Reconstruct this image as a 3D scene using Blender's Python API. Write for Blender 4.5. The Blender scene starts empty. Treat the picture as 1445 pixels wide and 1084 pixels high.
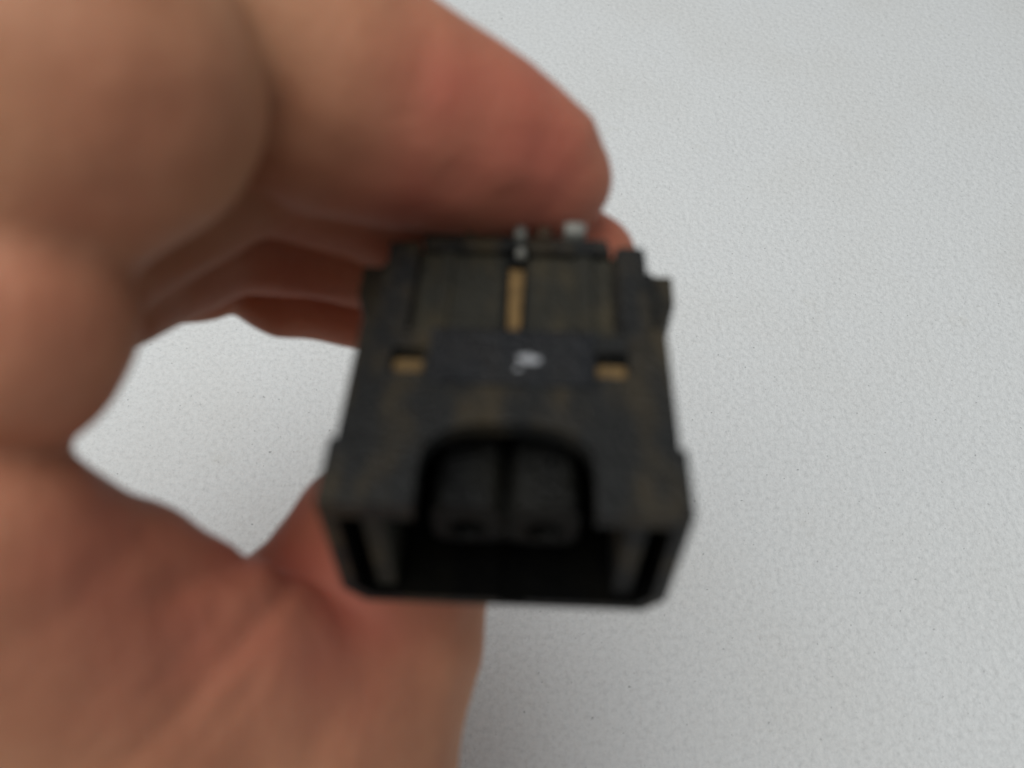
import bpy, bmesh, math
import numpy as np
from mathutils import Vector, Matrix

# ------------------------------------------------------------------ camera, world, lamps, exposure
MM = 0.001
PITCH = math.radians(58)
CAM = Vector((0, 0, 0.165))
FPX = 1113.0                                   # focal length in pixels of a 1445 px wide frame
sc = bpy.context.scene
cd = bpy.data.cameras.new('camera'); cam = bpy.data.objects.new('camera', cd); sc.collection.objects.link(cam)
cam.location = CAM; cam.rotation_euler = (math.pi/2 - PITCH, 0, 0)
cd.sensor_width = 36; cd.lens = FPX/1445*36; cd.clip_start = 0.002; cd.clip_end = 20
cd.dof.use_dof = True; cd.dof.focus_distance = 0.20; cd.dof.aperture_fstop = 17
sc.camera = cam
w = bpy.data.worlds.new('World'); sc.world = w; w.use_nodes = True
bg = w.node_tree.nodes['Background']; bg.inputs[0].default_value = (0.92, 0.96, 1.0, 1); bg.inputs[1].default_value = 0.20

def area(name, loc, target, sx, sy, power, col):
    l = bpy.data.lights.new(name, 'AREA'); l.shape = 'RECTANGLE'; l.size = sx; l.size_y = sy
    l.energy = power; l.color = col
    o = bpy.data.objects.new(name, l); sc.collection.objects.link(o); o.location = loc
    o.rotation_euler = (Vector(target)-Vector(loc)).to_track_quat('-Z', 'Y').to_euler()
    return o
area('window_light', (-0.33, 0.13, 1.08), (0.02, 0.16, 0.02), 1.15, 1.15, 11.6, (0.985, 1.0, 0.99))
vs = sc.view_settings; vs.view_transform = 'Standard'; vs.look = 'None'; vs.gamma = 1; vs.exposure = 0.0
vs.use_curve_mapping = False

RX = np.array([1.0, 0, 0]); UP = np.array([0, math.sin(PITCH), math.cos(PITCH)]); FW = np.array([0, math.cos(PITCH), -math.sin(PITCH)])
def to_world(p):                               # mm in the hand's frame (right, up, away) -> metres in the room
    p = np.asarray(p, float)
    return (p[..., 0:1]*RX + p[..., 1:2]*UP + p[..., 2:3]*FW)*MM + np.array(CAM)
def P(x, y, z): return np.array([(x-722.5)/FPX*z, -(y-542)/FPX*z, z])

# ------------------------------------------------------------------ materials
def mat(name):
    m = bpy.data.materials.new(name); m.use_nodes = True
    nt = m.node_tree; return m, nt, nt.nodes['Principled BSDF']
def node(nt, t, **kw):
    n = nt.nodes.new(t)
    for k, v in kw.items():
        if hasattr(n, k): setattr(n, k, v)
        else: n.inputs[k].default_value = v
    return n
def ramp(nt, stops):
    r = nt.nodes.new('ShaderNodeValToRGB'); e = r.color_ramp.elements
    while len(e) < len(stops): e.new(0.5)
    for el, (p, c) in zip(e, stops): el.position = p; el.color = (*c, 1) if len(c) == 3 else c
    return r
def mixc(nt, fac, a, b, mode='MIX'):
    m = nt.nodes.new('ShaderNodeMix'); m.data_type = 'RGBA'; m.blend_type = mode
    for s, v in ((m.inputs[0], fac), (m.inputs[6], a), (m.inputs[7], b)):
        if hasattr(v, 'is_linked'): nt.links.new(v, s)
        else: s.default_value = (*v, 1) if isinstance(v, tuple) else v
    return m.outputs[2]
def noise(nt, co, scale, detail=3, rough=0.55):
    n = node(nt, 'ShaderNodeTexNoise'); n.inputs['Scale'].default_value = scale
    n.inputs['Detail'].default_value = detail; n.inputs['Roughness'].default_value = rough
    nt.links.new(co, n.inputs['Vector']); return n.outputs['Fac']
def objco(nt): return node(nt, 'ShaderNodeTexCoord').outputs['Object']
def bump(nt, h, strength, dist, prev=None):
    b = node(nt, 'ShaderNodeBump'); b.inputs['Strength'].default_value = strength; b.inputs['Distance'].default_value = dist
    nt.links.new(h, b.inputs['Height'])
    if prev: nt.links.new(prev, b.inputs['Normal'])
    return b.outputs['Normal']

def table_mat():
    m, nt, b = mat('speckled_laminate'); co = objco(nt)
    fine = noise(nt, co, 850, 4, 0.7); r1 = ramp(nt, [(0.22, (0.60, 0.605, 0.60)), (0.5, (0.735, 0.745, 0.74)), (0.78, (0.80, 0.81, 0.805))]); nt.links.new(fine, r1.inputs[0])
    spk = noise(nt, co, 1050, 2, 0.5); r2 = ramp(nt, [(0.235, (0.5,)*3), (0.30, (1,)*3)]); nt.links.new(spk, r2.inputs[0])
    big = noise(nt, co, 22, 3, 0.5); r3 = ramp(nt, [(0.3, (0.965, 0.957, 0.945)), (0.55, (1, 1, 1)), (0.75, (0.985, 0.986, 0.988))]); nt.links.new(big, r3.inputs[0])
    mp = node(nt, 'ShaderNodeMapping'); mp.inputs['Rotation'].default_value = (0, 0, 0.7); mp.inputs['Scale'].default_value = (1, 7, 1); nt.links.new(co, mp.inputs['Vector'])
    sc_ = noise(nt, mp.outputs[0], 75, 5, 0.75); r4 = ramp(nt, [(0.27, (0.80, 0.79, 0.76)), (0.35, (1, 1, 1))]); nt.links.new(sc_, r4.inputs[0])
    st = noise(nt, co, 48, 5, 0.7); r5 = ramp(nt, [(0.63, (1, 1, 1)), (0.74, (0.955, 0.945, 0.925))]); nt.links.new(st, r5.inputs[0])
    c = mixc(nt, 1.0, r1.outputs[0], r2.outputs[0], 'MULTIPLY'); c = mixc(nt, 1.0, c, r4.outputs[0], 'MULTIPLY'); c = mixc(nt, 1.0, c, r5.outputs[0], 'MULTIPLY'); c = mixc(nt, 1.0, c, r3.outputs[0], 'MULTIPLY')
    nt.links.new(c, b.inputs['Base Color']); b.inputs['Roughness'].default_value = 0.55
    peb = noise(nt, co, 560, 3, 0.6)
    nt.links.new(bump(nt, peb, 0.6, 0.0008), b.inputs['Normal'])
    return m
def skin_mat():
    m, nt, b = mat('skin'); co = objco(nt)
    at = node(nt, 'ShaderNodeAttribute'); at.attribute_name = 'flush_shade'
    n1 = noise(nt, co, 150, 5, 0.65); r = ramp(nt, [(0.3, (0.42, 0.195, 0.104)), (0.7, (0.53, 0.268, 0.148))]); nt.links.new(n1, r.inputs[0])
    n2 = noise(nt, co, 60, 2); mm = node(nt, 'ShaderNodeMath', operation='MULTIPLY'); nt.links.new(at.outputs['Fac'], mm.inputs[0])
    r2 = ramp(nt, [(0.3, (0.6,)*3), (0.65, (1,)*3)]); nt.links.new(n2, r2.inputs[0]); nt.links.new(r2.outputs[0], mm.inputs[1])
    c = mixc(nt, mm.outputs[0], r.outputs[0], (0.49, 0.14, 0.095))
    nt.links.new(c, b.inputs['Base Color'])
    b.inputs['Roughness'].default_value = 0.6; b.inputs['Specular IOR Level'].default_value = 0.2
    b.inputs['Subsurface Weight'].default_value = 0.35; b.inputs['Subsurface Radius'].default_value = (1.0, 0.35, 0.2)
    b.inputs['Subsurface Scale'].default_value = 0.0035
    v = node(nt, 'ShaderNodeTexVoronoi'); v.inputs['Scale'].default_value = 900; nt.links.new(co, v.inputs['Vector'])
    nb = bump(nt, v.outputs['Distance'], 0.25, 0.0002)
    nb = bump(nt, noise(nt, co, 300, 4), 0.5, 0.0005, nb)
    nt.links.new(nb, b.inputs['Normal']); return m
def plastic_mat(name, base, dust, amount, rough=0.55, spec=0.3):
    m, nt, b = mat(name); co = objco(nt)
    mp = node(nt, 'ShaderNodeMapping'); mp.inputs['Rotation'].default_value = (0, 0, 0.65); mp.inputs['Scale'].default_value = (1, 0.38, 1); nt.links.new(co, mp.inputs['Vector'])
    n1 = noise(nt, mp.outputs[0], 0.27, 4, 0.6); r = ramp(nt, [(0.46, (0,)*3), (0.75, (amount,)*3)]); nt.links.new(n1, r.inputs[0])
    n2 = noise(nt, co, 0.9, 2); r2 = ramp(nt, [(0.3, tuple(x*0.85 for x in base)), (0.7, tuple(x*1.15 for x in base))]); nt.links.new(n2, r2.inputs[0])
    nt.links.new(mixc(nt, r.outputs[0], r2.outputs[0], dust), b.inputs['Base Color'])
    b.inputs['Roughness'].default_value = rough; b.inputs['Specular IOR Level'].default_value = spec
    nt.links.new(bump(nt, noise(nt, co, 1.6, 2), 0.3, 0.15), b.inputs['Normal']); return m
def plain(name, c, rough=0.6, metal=0.0):
    m, nt, b = mat(name); co = objco(nt)
    n = noise(nt, co, 0.8, 3); r = ramp(nt, [(0.3, tuple(x*0.55 for x in c)), (0.65, c)]); nt.links.new(n, r.inputs[0])
    nt.links.new(r.outputs[0], b.inputs['Base Color']); b.inputs['Roughness'].default_value = rough; b.inputs['Metallic'].default_value = metal
    return m
M_TABLE = table_mat(); M_SKIN = skin_mat()
M_BLACK = plastic_mat('black_plastic', (0.009, 0.0095, 0.009), (0.085, 0.06, 0.025), 0.62, 0.6)
M_LATCH = plastic_mat('bluish_black_plastic', (0.0075, 0.009, 0.011), (0.05, 0.04, 0.025), 0.2, 0.5)
M_DUSTY = plastic_mat('dusty_black_plastic', (0.022, 0.021, 0.015), (0.10, 0.073, 0.032), 0.55, 0.7)
M_TAN = plain('tan_dust', (0.21, 0.125, 0.042), 0.85)
M_WHITE = plain('white_paint', (0.42, 0.43, 0.45), 0.6)
M_PALE = plain('pale_silicone', (0.25, 0.25, 0.22), 0.5)
M_INNER_SHADE = plastic_mat('shade_black_plastic', (0.002, 0.002, 0.0018), (0.008, 0.007, 0.004), 0.5, 0.8, 0.05)
M_BROWN = plain('brown_wire', (0.07, 0.045, 0.025), 0.5)
M_BRASS = plain('dull_brass', (0.30, 0.22, 0.09), 0.45, 0.7)
M_NAIL, nt, b = mat('fingernail'); b.inputs['Base Color'].default_value = (0.60, 0.40, 0.30, 1); b.inputs['Roughness'].default_value = 0.32
b.inputs['Subsurface Weight'].default_value = 0.2; b.inputs['Subsurface Scale'].default_value = 0.002

def link(name, me, m, parent=None):
    o = bpy.data.objects.new(name, me); sc.collection.objects.link(o)
    if m: me.materials.append(m)
    if parent: o.parent = parent
    return o

# ------------------------------------------------------------------ the surface below
bm = bmesh.new(); bmesh.ops.create_grid(bm, x_segments=1, y_segments=1, size=0.9)
me = bpy.data.meshes.new('table_top'); bm.to_mesh(me); bm.free()
t = link('table_top', me, M_TABLE); t.location = (0, 0.2, 0); t['kind'] = 'structure'
t['label'] = 'pale grey finely speckled matte surface behind the hand'

# ------------------------------------------------------------------ the connector
ALPHA = math.radians(50)
v = np.array([0, math.sin(ALPHA), math.cos(ALPHA)]); wv = np.array([0, math.cos(ALPHA), -math.sin(ALPHA)]); u = np.array([1.0, 0, 0])
O = np.array([-0.5, -8.25, 51.0])
def rotz(vec, a):                               # about the viewing axis
    c, s = math.cos(a), math.sin(a); return np.array([c*vec[0]-s*vec[1], s*vec[0]+c*vec[1], vec[2]])
YAW = math.radians(1.4); ROLL = math.radians(-1.0)
u2 = u*math.cos(YAW) - v*math.sin(YAW); v2 = v*math.cos(YAW) + u*math.sin(YAW)
ax = [rotz(a, ROLL) for a in (u2, v2, wv)]
def c2w(d): return d[0]*RX + d[1]*UP + d[2]*FW
mw = Matrix.Identity(4)
for i, a in enumerate(ax):
    a = c2w(a)*MM*(1.02 if i == 0 else 1.0)
    for j in range(3): mw[j][i] = a[j]
org = to_world(O)
for j in range(3): mw[j][3] = org[j]
con = bpy.data.objects.new('electrical_connector', None); sc.collection.objects.link(con); con.empty_display_size = 0.01
con.matrix_world = mw
con['label'] = 'dirty black plastic two-pin electrical connector pinched in the fingers'; con['category'] = 'connector'

def bx(bm, x0, x1, y0, y1, z0, z1, taper=None):
    vs_ = [bm.verts.new(p) for p in ((x0,y0,z0),(x1,y0,z0),(x1,y1,z0),(x0,y1,z0),(x0,y0,z1),(x1,y0,z1),(x1,y1,z1),(x0,y1,z1))]
    for f in ((0,3,2,1),(4,5,6,7),(0,1,5,4),(1,2,6,5),(2,3,7,6),(3,0,4,7)): bm.faces.new([vs_[i] for i in f])
    return vs_
def prism(bm, poly, z0, z1, swap=None):         # poly in (x, y), extruded in z; swap remaps the axes
    f = swap or (lambda x, y, z: (x, y, z))
    a = [bm.verts.new(f(x, y, z0)) for x, y in poly]; c = [bm.verts.new(f(x, y, z1)) for x, y in poly]
    n = len(poly); bm.faces.new(a[::-1]); bm.faces.new(c)
    for i in range(n): bm.faces.new((a[i], a[(i+1) % n], c[(i+1) % n], c[i]))
    bmesh.ops.recalc_face_normals(bm, faces=bm.faces)
def mesh_of(fn, name):
    bm = bmesh.new(); fn(bm); bmesh.ops.recalc_face_normals(bm, faces=bm.faces)
    me = bpy.data.meshes.new(name); bm.to_mesh(me); bm.free(); return me
def bake(me, name, unions=(), cuts=(), bevel=0.0, seg=2):
    o = bpy.data.objects.new(name, me); sc.collection.objects.link(o); tmp = [o]
    for op, lst in (('UNION', unions), ('DIFFERENCE', cuts)):
        for c in lst:
            q = bpy.data.objects.new('tmp', c); sc.collection.objects.link(q); tmp.append(q)
            md = o.modifiers.new('b', 'BOOLEAN'); md.operation = op; md.solver = 'EXACT'; md.object = q
    if bevel:
        md = o.modifiers.new('v', 'BEVEL'); md.width = bevel; md.segments = seg; md.limit_method = 'ANGLE'; md.angle_limit = math.radians(35); md.harden_normals = False
    dg = bpy.context.evaluated_depsgraph_get(); dg.update()
    res = bpy.data.meshes.new_from_object(o.evaluated_get(dg)); res.name = name
    for q in tmp: bpy.data.objects.remove(q)
    return res
def B(*a): return mesh_of(lambda bm: bx(bm, *a), 'box')
def part(name, fn, m, bevel=0.12, parent=con, label=None):
    me = bake(mesh_of(fn, name), name, bevel=bevel); o = link(name, me, m, parent)
    if label: o['label'] = label
    return o

xz = lambda x, y, z: (x, z, y)                  # poly drawn in (x, z), extruded along the length
def collar(bm):
    prism(bm, [(-12.1, 0.2), (12.1, 0.2), (12.1, -12.2), (10.6, -14.2), (-10.6, -14.2), (-12.1, -12.2)], 0, 5.3, xz)
def cavity(bm):
    prism(bm, [(-11.0, -1.5), (11.0, -1.5), (11.0, -11.8), (9.9, -13.2), (-9.9, -13.2), (-11.0, -11.8)], -1, 19, xz)
def arch(bm):
    pts = [(-5.9, -1), (-5.9, 3.2)]
    for i in range(1, 12):
        a = math.pi - math.pi*i/12; pts.append((5.9*math.copysign(abs(math.cos(a))**0.75, math.cos(a)), 3.2 + 4.0*math.sin(a)**0.8))
    pts += [(5.9, 3.2), (5.9, -1)]
    prism(bm, pts, -4, 2)
cuts = [mesh_of(cavity, 'c'), mesh_of(arch, 'a'),
        B(-8.95, -6.5, 11.7, 14.1, -1.1, 2), B(6.2, 8.65, 11.8, 14.2, -1.1, 2),
        B(-8.2, 8.2, 16.0, 30, -1.1, 2),
        B(-0.75, 0.8, 16.3, 25.3, -2.4, -0.5),
        B(10.7, 14, 16.8, 30, -2.6, 2), B(-14, -10.7, 16.8, 30, -2.6, 2),
        B(-0.3, 1.6, -1, 12, -13.75, -12.2)]
unions = [mesh_of(collar, 'col')]
for s in (-1, 1):
    unions.append(mesh_of(lambda bm: prism(bm, [(s*10.2, 18.6), (s*11.8, 18.6), (s*13.3, 22.6), (s*13.4, 26.1), (s*10.2, 26.1)], -6.4, -2.8), 'fl'))
unions.append(B(-4.8, -1.2, 0.15, 9, -14.6, -13.8)); unions.append(B(2.4, 5.2, 0.15, 9, -14.55, -13.8))
shell = bake(B(-11.7, 11.7, 5.0, 26.3, -13.9, 0), 'housing', unions, cuts, 0.28, 2)
link('housing', shell, M_BLACK, con); shell.materials.append(M_INNER_SHADE)
for f in shell.polygons:                        # mouth faces get a blacker copy of the plastic: cavity shade as colour
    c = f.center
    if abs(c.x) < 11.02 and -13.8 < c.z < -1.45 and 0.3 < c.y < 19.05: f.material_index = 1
part('latch_bar', lambda bm: prism(bm, [(-6.0, 10.6), (6.0, 10.6), (6.3, 16.2), (-6.3, 16.2)], -0.3, 0.25), M_LATCH, 0.2)
for s in (-1, 1):
    part('window_insert', lambda bm: bx(bm, (7.42 if s > 0 else -7.72)-1.15, (7.42 if s > 0 else -7.72)+1.15, 11.85, 13.5, -1.35, -0.6), M_TAN, 0.3, label='tan dusty window in the connector top')
    part('side_rail', lambda bm: prism(bm, [(s*8.3, 16.6), (s*9.0, 14.8), (s*10.62, 14.8), (s*10.62, 26.5), (s*8.3, 26.5)], -0.6, 0.24 if s > 0 else 0.06), M_BLACK, 0.35)
    part('guide_rib', lambda bm: bx(bm, s*8.9-0.75, s*8.9+0.75, 0.7, 16, -12.9, -1.7), M_DUSTY if s < 0 else M_BLACK, 0.15)
part('slot_insert', lambda bm: prism(bm, [(-0.5, 16.5), (0.45, 16.5), (0.7, 24.6), (-0.62, 24.8)], -2.3, -1.25), M_TAN, 0.1, label='tan dusty strip in the centre slot')
for x0, x1 in ((-7.9, -0.95), (1.0, 7.9)):
    part('rear_panel', lambda bm: bx(bm, x0, x1, 16.2, 25.9, -1.3, -0.75), M_DUSTY, 0.2, label='brownish dusty panel at the rear of the connector')
for x0, x1 in ((-6.3, -5.2), (4.9, 6.3)):
    part('ridge', lambda bm: bx(bm, x0, x1, 16.3, 26.0, -0.9, -0.4), M_DUSTY, 0.2)
part('rear_lip', lambda bm: prism(bm, [(-7.9, 25.7), (-0.9, 25.7), (-0.9, 26.1), (0.9, 26.1), (0.9, 25.7), (7.9, 25.7), (7.6, 27.5), (-8.0, 27.5)], -1.6, 0.05), M_BLACK, 0.35)
# terminal block inside the mouth
def lobe(sx): return mesh_of(lambda bm: prism(bm, [(sx*2.75+2.5*math.copysign(abs(math.cos(i*math.pi/10))**0.45, math.cos(i*math.pi/10)), -6.3+2.5*math.copysign(abs(math.sin(i*math.pi/10))**0.45, math.sin(i*math.pi/10))) for i in range(20)], 2.6, 18.4, xz), 'lobe')
def hole(s): return mesh_of(lambda bm: prism(bm, [(s*2.75+1.35*math.cos(i*math.pi/8), -7.0+1.2*math.sin(i*math.pi/8)) for i in range(16)], -1, 9, xz), 'h')
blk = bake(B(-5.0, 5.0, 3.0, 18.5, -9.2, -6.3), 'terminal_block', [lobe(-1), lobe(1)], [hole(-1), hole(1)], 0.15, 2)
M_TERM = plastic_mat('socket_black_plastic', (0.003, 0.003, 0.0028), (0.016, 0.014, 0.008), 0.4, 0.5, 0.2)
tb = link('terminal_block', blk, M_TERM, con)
for s in (-1, 1):
    part('terminal', lambda bm: bx(bm, s*2.75-0.55, s*2.75+0.55, 4.6, 10, -7.3, -6.6), M_BRASS, 0.1, parent=tb)
# white paint dab on the latch
def dab(bm):
    import random; rnd = random.Random(4)
    for cx, cy, r in ((1.1, 13.1, 0.55), (1.65, 12.95, 0.45), (0.75, 13.2, 0.36), (0.5, 12.1, 0.25)):
        pts = [(cx+r*(0.75+0.45*rnd.random())*math.cos(i*math.pi/7)*1.1, cy+0.8*r*(0.75+0.45*rnd.random())*math.sin(i*math.pi/7)) for i in range(14)]
        prism(bm, pts, 0.2, 0.27+0.03*cx)
part('white_paint_dab', dab, M_WHITE, 0, label='small white paint dab on the connector top')
# wire stubs that stick out at the back
def stub(name, x, z, r, y0, y1, m, sq=1.0):
    part(name, lambda bm: prism(bm, [(x+r*math.cos(i*math.pi/6), z+r*sq*math.sin(i*math.pi/6)) for i in range(12)], y0, y1, xz), m, r*0.3)
part('wire_stub', lambda bm: bx(bm, 3.9, 5.7, 27.2, 28.6, -0.4, 1.1), M_PALE, 0.3, label='small pale square tab at the rear edge')
stub('wire_stub', 0.2, 0.25, 0.5, 26.9, 28.2, M_PALE)
stub('wire_stub', 2.2, 0.2, 0.6, 27.0, 28.2, M_BROWN)
stub('wire_stub', 0.3, -0.35, 0.4, 25.2, 26.2, M_PALE)
stub('wire_stub', -4.1, 0.0, 0.35, 26.6, 27.8, M_BROWN)

# ------------------------------------------------------------------ the hand: one continuous skin grown from a distance field
def smin(a, b_, k):
    h = np.maximum(k-np.abs(a-b_), 0)/k; return np.minimum(a, b_) - h*h*k*0.25
def cone(p, a, b_, ra, rb):
    ab = b_-a; h = np.clip(((p-a)@ab)/max(ab@ab, 1e-6), 0, 1)
    return np.linalg.norm(p-(a+h[:, None]*ab), axis=1) - (ra+(rb-ra)*h)
def chain(p, pts, k=2.0):
    d = None
    for (a, ra), (b_, rb) in zip(pts[:-1], pts[1:]):
        c = cone(p, a, b_, ra, rb); d = c if d is None else smin(d, c, k)
    return d
S = lambda x, y, z, r: (P(x, y, z), r)
V = lambda x, y, z, r: (np.array([x, y, z], float), r)
F1p = [S(-150,330,58,9.0), S(10,230,53,9.6), S(138,128,51,9.9), S(112,-70,62,11.2), S(160,-190,72,10.8)]
F1b = [S(-110,420,56,8.5), S(-5,450,52,7.0), S(42,450,51,5.7), S(6,512,51.5,5.5), S(-65,555,54,6.5), S(-110,600,58,8)]
F1d = [S(160,-190,72,10.6), S(330,35,64,10.3), S(470,125,66,9.8), S(590,172,68.5,8.7), S(690,208,70.5,7.2), S(765,240,72.5,5.6), S(785,262,73,4.4)]
F2p = [S(-45,470,68,8), S(120,320,66,7.4), S(240,266,68,6.9), S(330,205,72,8.0)]
F2d = [S(330,205,72,8.0), S(480,225,76,8), S(620,300,79,7.4), S(740,345,80,6.4), S(830,372,80,5.0)]
F3p = [S(-55,480,84,8.4), S(150,392,72,6.2), S(235,350,78,6.7), S(330,312,83,7.3)]
F3d = [S(330,312,83,7.3), S(390,310,85,7.5), S(520,330,86,7.4), S(700,390,88,7.2), S(835,440,89,5.5)]
F4p = [S(-55,470,96,8), S(170,405,94,6.0), S(285,385,91,5.0), S(335,362,95,5.9)]
F4d = [S(335,362,95,5.9), S(405,378,97,7.8), S(510,394,99,8.0), S(680,440,100,7.4), S(800,480,100,5.8)]
TH = [S(280,1160,92,12), S(358,1018,88,11.7), S(450,900,85,10.4), S(552,775,83,9.9), S(680,640,84,8.6), S(745,560,88,6.8)]
PALM = [  # edge nearest the viewer, then deeper rows of the palm, then the heel and wrist
    [S(-140,770,53,7.8), S(-34,792,53,7.7), S(72,890,58.5,9.2), S(195,1000,65,11), S(310,1070,72,13), S(375,1130,77,13.6)],
    [S(-150,700,64,8.5), S(60,900,66,9), S(250,1050,72,12)],
    [S(-150,720,80,10.5), S(0,920,88,11), S(190,1090,95,13)],
    [S(-110,690,100,9.5), S(0,900,108,10.5), S(160,1090,108,13)],
    [S(200,815,62,4.8), S(318,915,66,6.5), S(400,980,72,9.2)],
    [S(385,1005,77,10.6), S(462,975,80,11.0), S(548,888,82,9.7)],
    [S(360,1120,79,13.7), S(425,1055,80,12.5), S(512,945,82,10.0)],
    [V(-47,11,60,9.5), V(-73,11,79,14)], [V(-46,-3,60,9), V(-68,-8,80,14)], [V(-44,-15,59,8.5), V(-64,-22,82,14)], [V(-70,-8,80,14), V(-84,-9,100,14)],
    [V(-76,16,82,14), V(-84,10,100,16), V(-80,-8,112,14)], [V(-78,6,80,13), V(-62,-22,82,14)], [V(-84,6,98,15), V(-68,-30,104,15)],  # unseen back of the hand, bulk added to shade the table in the loop
]
WR = [V(-24,-46,78,16), V(-33,-68,80,20), V(-42,-100,74,22), V(-56,-190,40,25)]
WR2 = [V(-36,-46,96,14), V(-42,-68,94,18), V(-50,-100,86,20), V(-64,-190,46,25)]
CREASE = [  # folds pressed into the near skin: outline, half-width, depth (mm)
    ([(602,70),(588,150),(575,235)], 1.0, 0.25),
    ([(-80,622),(0,627),(85,634)], 1.0, 1.0),
    ([(405,815),(394,845),(319,924),(239,1018),(150,1095)], 1.1, 1.6),
    ([(312,868),(224,969),(110,1085)], 0.9, 0.7), ([(345,792),(264,819),(185,862)], 1.1, 1.1),
    ([(440,850),(395,905),(330,990)], 0.8, 0.45), ([(360,960),(290,1040),(250,1095)], 0.8, 0.45),
    ([(200,760),(130,830),(60,890)], 0.9, 0.3), ([(540,930),(470,1020),(430,1084)], 0.9, 0.25), ([(150,720),(70,770),(0,800)], 0.9, 0.25),
]
def field(p):
    palm = None
    for c in PALM:
        d = chain(p, c, 4); palm = d if palm is None else smin(palm, d, 3.5)
    wr = smin(chain(p, WR, 6), chain(p, WR2, 6), 12)
    palm = smin(palm, wr, 10)
    th = chain(p, TH, 4)
    D = smin(palm, th, 3.0)
    for pr, ds, kd in ((F1p, F1d, 0.8), (F2p, F2d, 1.2), (F3p, F3d, 1.0), (F4p, F4d, 0.8)):
        a = smin(palm, chain(p, pr, 2.5), 2.0)
        D = smin(D, a, 0.7)
        D = smin(D, chain(p, ds, 3.0), kd)
        if pr is F1p: D = smin(D, chain(p, F1b, 3.0), 1.9)
    zz = np.maximum(p[:, 2], 20); uv = np.stack([p[:, 0]/zz*60, p[:, 1]/zz*60], 1); nearw = np.clip((74-p[:, 2])/6, 0, 1)
    for pts, wd, dep in CREASE:
        cp = [np.array([(x-722.5)/FPX*60, -(y-542)/FPX*60]) for x, y in pts]; best = np.full(len(p), 1e3); tt = np.zeros(len(p))
        for i, (a, b_) in enumerate(zip(cp[:-1], cp[1:])):
            ab = b_-a; h = np.clip(((uv-a)@ab)/(ab@ab), 0, 1); q = np.linalg.norm(uv-(a+h[:, None]*ab), axis=1)
            m = q < best; best[m] = q[m]; tt[m] = (i+h[m])/(len(cp)-1)
        D = D + 0.6*nearw*dep*np.exp(-(best/wd)**2)*np.clip(1.25-tt, 0.25, 1)
    # slow unevenness of flesh
    D = D + 0.16*np.sin(p[:, 0]*0.62+p[:, 1]*0.41+1.3)*np.sin(p[:, 1]*0.55-p[:, 2]*0.38)*np.sin(p[:, 2]*0.5+0.7)
    # the pads flatten where they press on the connector, which never enters the flesh
    q = p-O; lx, ly, lz = q@ax[0]/1.02, q@ax[1], q@ax[2]
    box = np.maximum(np.maximum(np.abs(lx)-12.4, np.abs(ly-13.2)-13.6), np.abs(lz+7.0)-7.7)
    return np.maximum(D, -(box-0.02))
def surface_nets(lo, hi, h):
    n = [int(math.ceil((b_-a)/h))+1 for a, b_ in zip(lo, hi)]
    C = 5
    # coarse pass first: only blocks near the skin are sampled finely
    nb = [int(math.ceil(k/C)) for k in n]; ctr = [lo[i]+h*(C*np.arange(nb[i])+(C-1)/2) for i in range(3)]
    g3 = np.stack(np.meshgrid(*ctr, indexing='ij'), -1).reshape(-1, 3); fc = field(g3)
    F = np.repeat(np.repeat(np.repeat(fc.reshape(nb), C, 0), C, 1), C, 2).astype(np.float32)
    near = np.argwhere(np.abs(fc.reshape(nb)) < h*C*1.25+0.8)
    loc = np.stack(np.meshgrid(*[np.arange(C)]*3, indexing='ij'), -1).reshape(-1, 3)
    for i in range(0, len(near), 4000):
        ii = (near[i:i+4000, None, :]*C + loc[None]).reshape(-1, 3)
        F[tuple(ii.T)] = field(np.array(lo)+h*ii)
    n = list(F.shape)
    ins = F < 0
    c = np.zeros([k-1 for k in n], np.int8)
    for dx in (0, 1):
        for dy in (0, 1):
            for dz in (0, 1): c += ins[dx:n[0]-1+dx, dy:n[1]-1+dy, dz:n[2]-1+dz]
    cell = (c > 0) & (c < 8); idx = -np.ones(c.shape, np.int64); ci = np.argwhere(cell); idx[cell] = np.arange(len(ci))
    acc = np.zeros((len(ci), 3)); cnt = np.zeros(len(ci))
    for axis in range(3):
        o1, o2 = [(1, 2), (0, 2), (0, 1)][axis]
        for da in (0, 1):
            for db in (0, 1):
                off = np.zeros(3, int); off[o1] = da; off[o2] = db
                e = ci+off; e2 = e.copy(); e2[:, axis] += 1
                f0 = F[tuple(e.T)]; f1 = F[tuple(e2.T)]; m = (f0 < 0) != (f1 < 0)
                tt = f0[m]/(f0[m]-f1[m]); pt = e[m].astype(float); pt[:, axis] += tt
                acc[m] += pt; cnt[m] += 1
    verts = np.array(lo)+h*acc/cnt[:, None]
    quads = []
    for axis in range(3):
        o1, o2 = [(1, 2), (2, 0), (0, 1)][axis]
        a = [slice(None)]*3; b_ = [slice(None)]*3; a[axis] = slice(0, -1); b_[axis] = slice(1, None)
        cr = ins[tuple(a)] != ins[tuple(b_)]; e = np.argwhere(cr)
        ok = (e[:, o1] > 0) & (e[:, o2] > 0) & (e[:, o1] < n[o1]-1) & (e[:, o2] < n[o2]-1); e = e[ok]
        inside0 = ins[tuple(e.T)]
        def cc(d1, d2):
            k = e.copy(); k[:, o1] += d1; k[:, o2] += d2; return idx[tuple(k.T)]
        q = np.stack([cc(-1, -1), cc(0, -1), cc(0, 0), cc(-1, 0)], 1)
        q[~inside0] = q[~inside0][:, ::-1]; quads.append(q)
    return verts, np.concatenate(quads)
verts, quads = surface_nets((-112, -220, 10), (24, 46, 126), 0.75)
g = lambda c, r: np.exp(-(np.linalg.norm(verts-c, axis=1)/r)**2)
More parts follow.
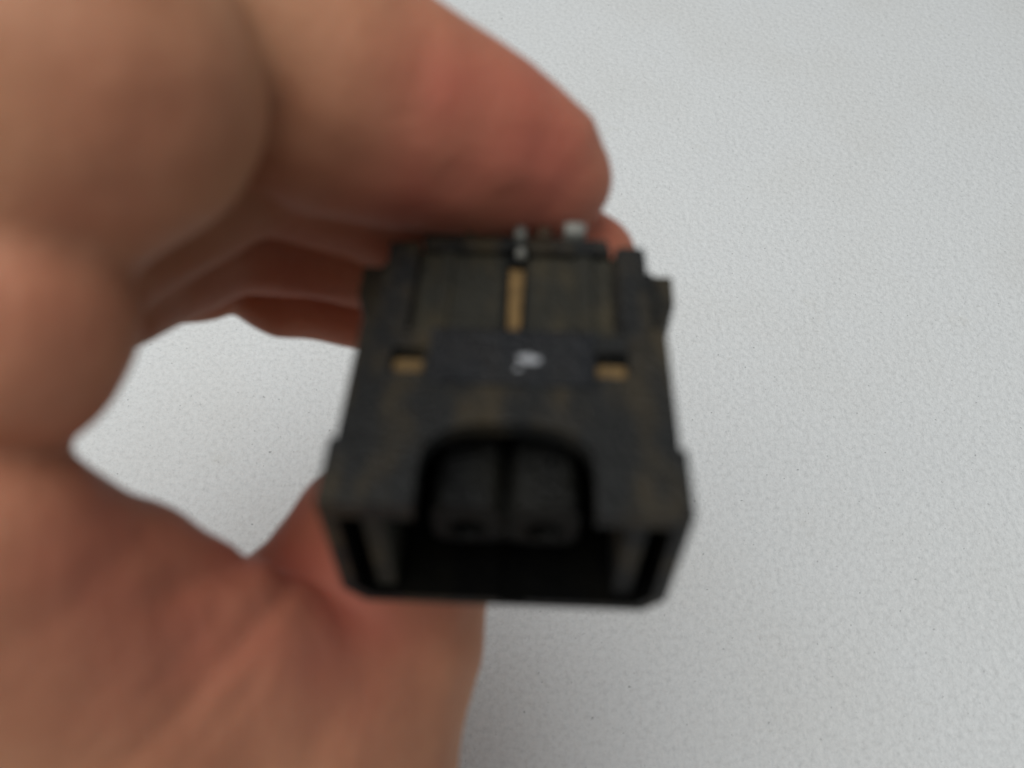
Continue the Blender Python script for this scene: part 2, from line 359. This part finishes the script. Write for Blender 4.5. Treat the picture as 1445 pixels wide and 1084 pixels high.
fl = 0.95*g(P(700,205,66), 11) + 0.55*g(P(640,215,64), 9) + 0.9*g(P(850,360,80), 9) + 0.35*g(P(450,330,80), 16) + 0.4*g(P(450,440,92), 14) \
   + 0.95*g(P(440,790,76), 13) + 0.5*g(P(280,860,58), 14) + 0.5*g(P(100,700,50), 10) + 0.25*g(P(520,980,70), 14) + 0.35*g(P(90,430,46), 7) + 0.3*g(P(250,130,42), 9)  # reddened pads; the thumb and palm terms also paint in shade
hand_me = bpy.data.meshes.new('hand'); hand_me.from_pydata(to_world(verts).tolist(), [], quads.tolist()); hand_me.update()
at = hand_me.attributes.new('flush_shade', 'FLOAT', 'POINT'); at.data.foreach_set('value', np.clip(fl, 0, 1).astype(np.float32))
hand_me.polygons.foreach_set('use_smooth', [True]*len(hand_me.polygons))
hand = link('hand', hand_me, M_SKIN)
hand['label'] = 'bare left hand with curled fingers holding a black connector'; hand['category'] = 'hand'
# fingernails, laid on the backs of the finger ends
def nail(tip, base, back, half, length):
    d = tip-base; d /= np.linalg.norm(d); nrm = back-(back@d)*d; nrm /= np.linalg.norm(nrm); s = np.cross(d, nrm)
    nu, nv = 11, 9; pts = []
    for j in range(nv):
        t_ = j/(nv-1); hw = half*(0.86+0.14*math.sin(math.pi*min(1, t_*0.9+0.1)))*(1 if t_ < 0.85 else 1-(t_-0.85)*1.6)
        for i in range(nu):
            q = (i/(nu-1)-0.5)*2
            pts.append(tip+d*(3.2-length+length*t_ + (0.9*(1-q*q) if j == nv-1 else -0.5*(1-q*q) if j == 0 else 0)) + s*hw*q + nrm*16)
    p = np.array(pts)
    for _ in range(40): p = p - np.clip(field(p), -1, 3)[:, None]*0.8*nrm
    p = p + nrm*0.06
    p2 = p - nrm*0.55; n = len(p); fs = []
    for j in range(nv-1):
        for i in range(nu-1):
            a = j*nu+i; fs += [(a, a+1, a+nu+1, a+nu), (n+a, n+a+nu, n+a+nu+1, n+a+1)]
    rim = [i for i in range(nu)]+[j*nu+nu-1 for j in range(1, nv)]+[(nv-1)*nu+i for i in range(nu-2, -1, -1)]+[j*nu for j in range(nv-2, 0, -1)]
    for a, b_ in zip(rim, rim[1:]+rim[:1]): fs.append((a, n+a, n+b_, b_))
    me = bpy.data.meshes.new('fingernail'); me.from_pydata(to_world(np.concatenate([p, p2])).tolist(), [], fs); me.update()
    me.polygons.foreach_set('use_smooth', [True]*len(me.polygons))
    bm = bmesh.new(); bm.from_mesh(me); bmesh.ops.recalc_face_normals(bm, faces=bm.faces); bm.to_mesh(me); bm.free()
    link('fingernail', me, M_NAIL, hand)
for ch_, bk, hf in ((F1d, (0.25, 0.15, 0.95), 4.0), (F2d, (0.35, 0.5, 0.85), 4.4), (F3d, (0.2, 0.2, 1.0), 4.5), (F4d, (0.2, 0.0, 1.0), 4.5), (TH, (0.0, -0.4, 1.0), 5.6)):
    nail(ch_[-1][0], ch_[-2][0], np.array(bk, float), hf, 9.5 if ch_ is not TH else 12)
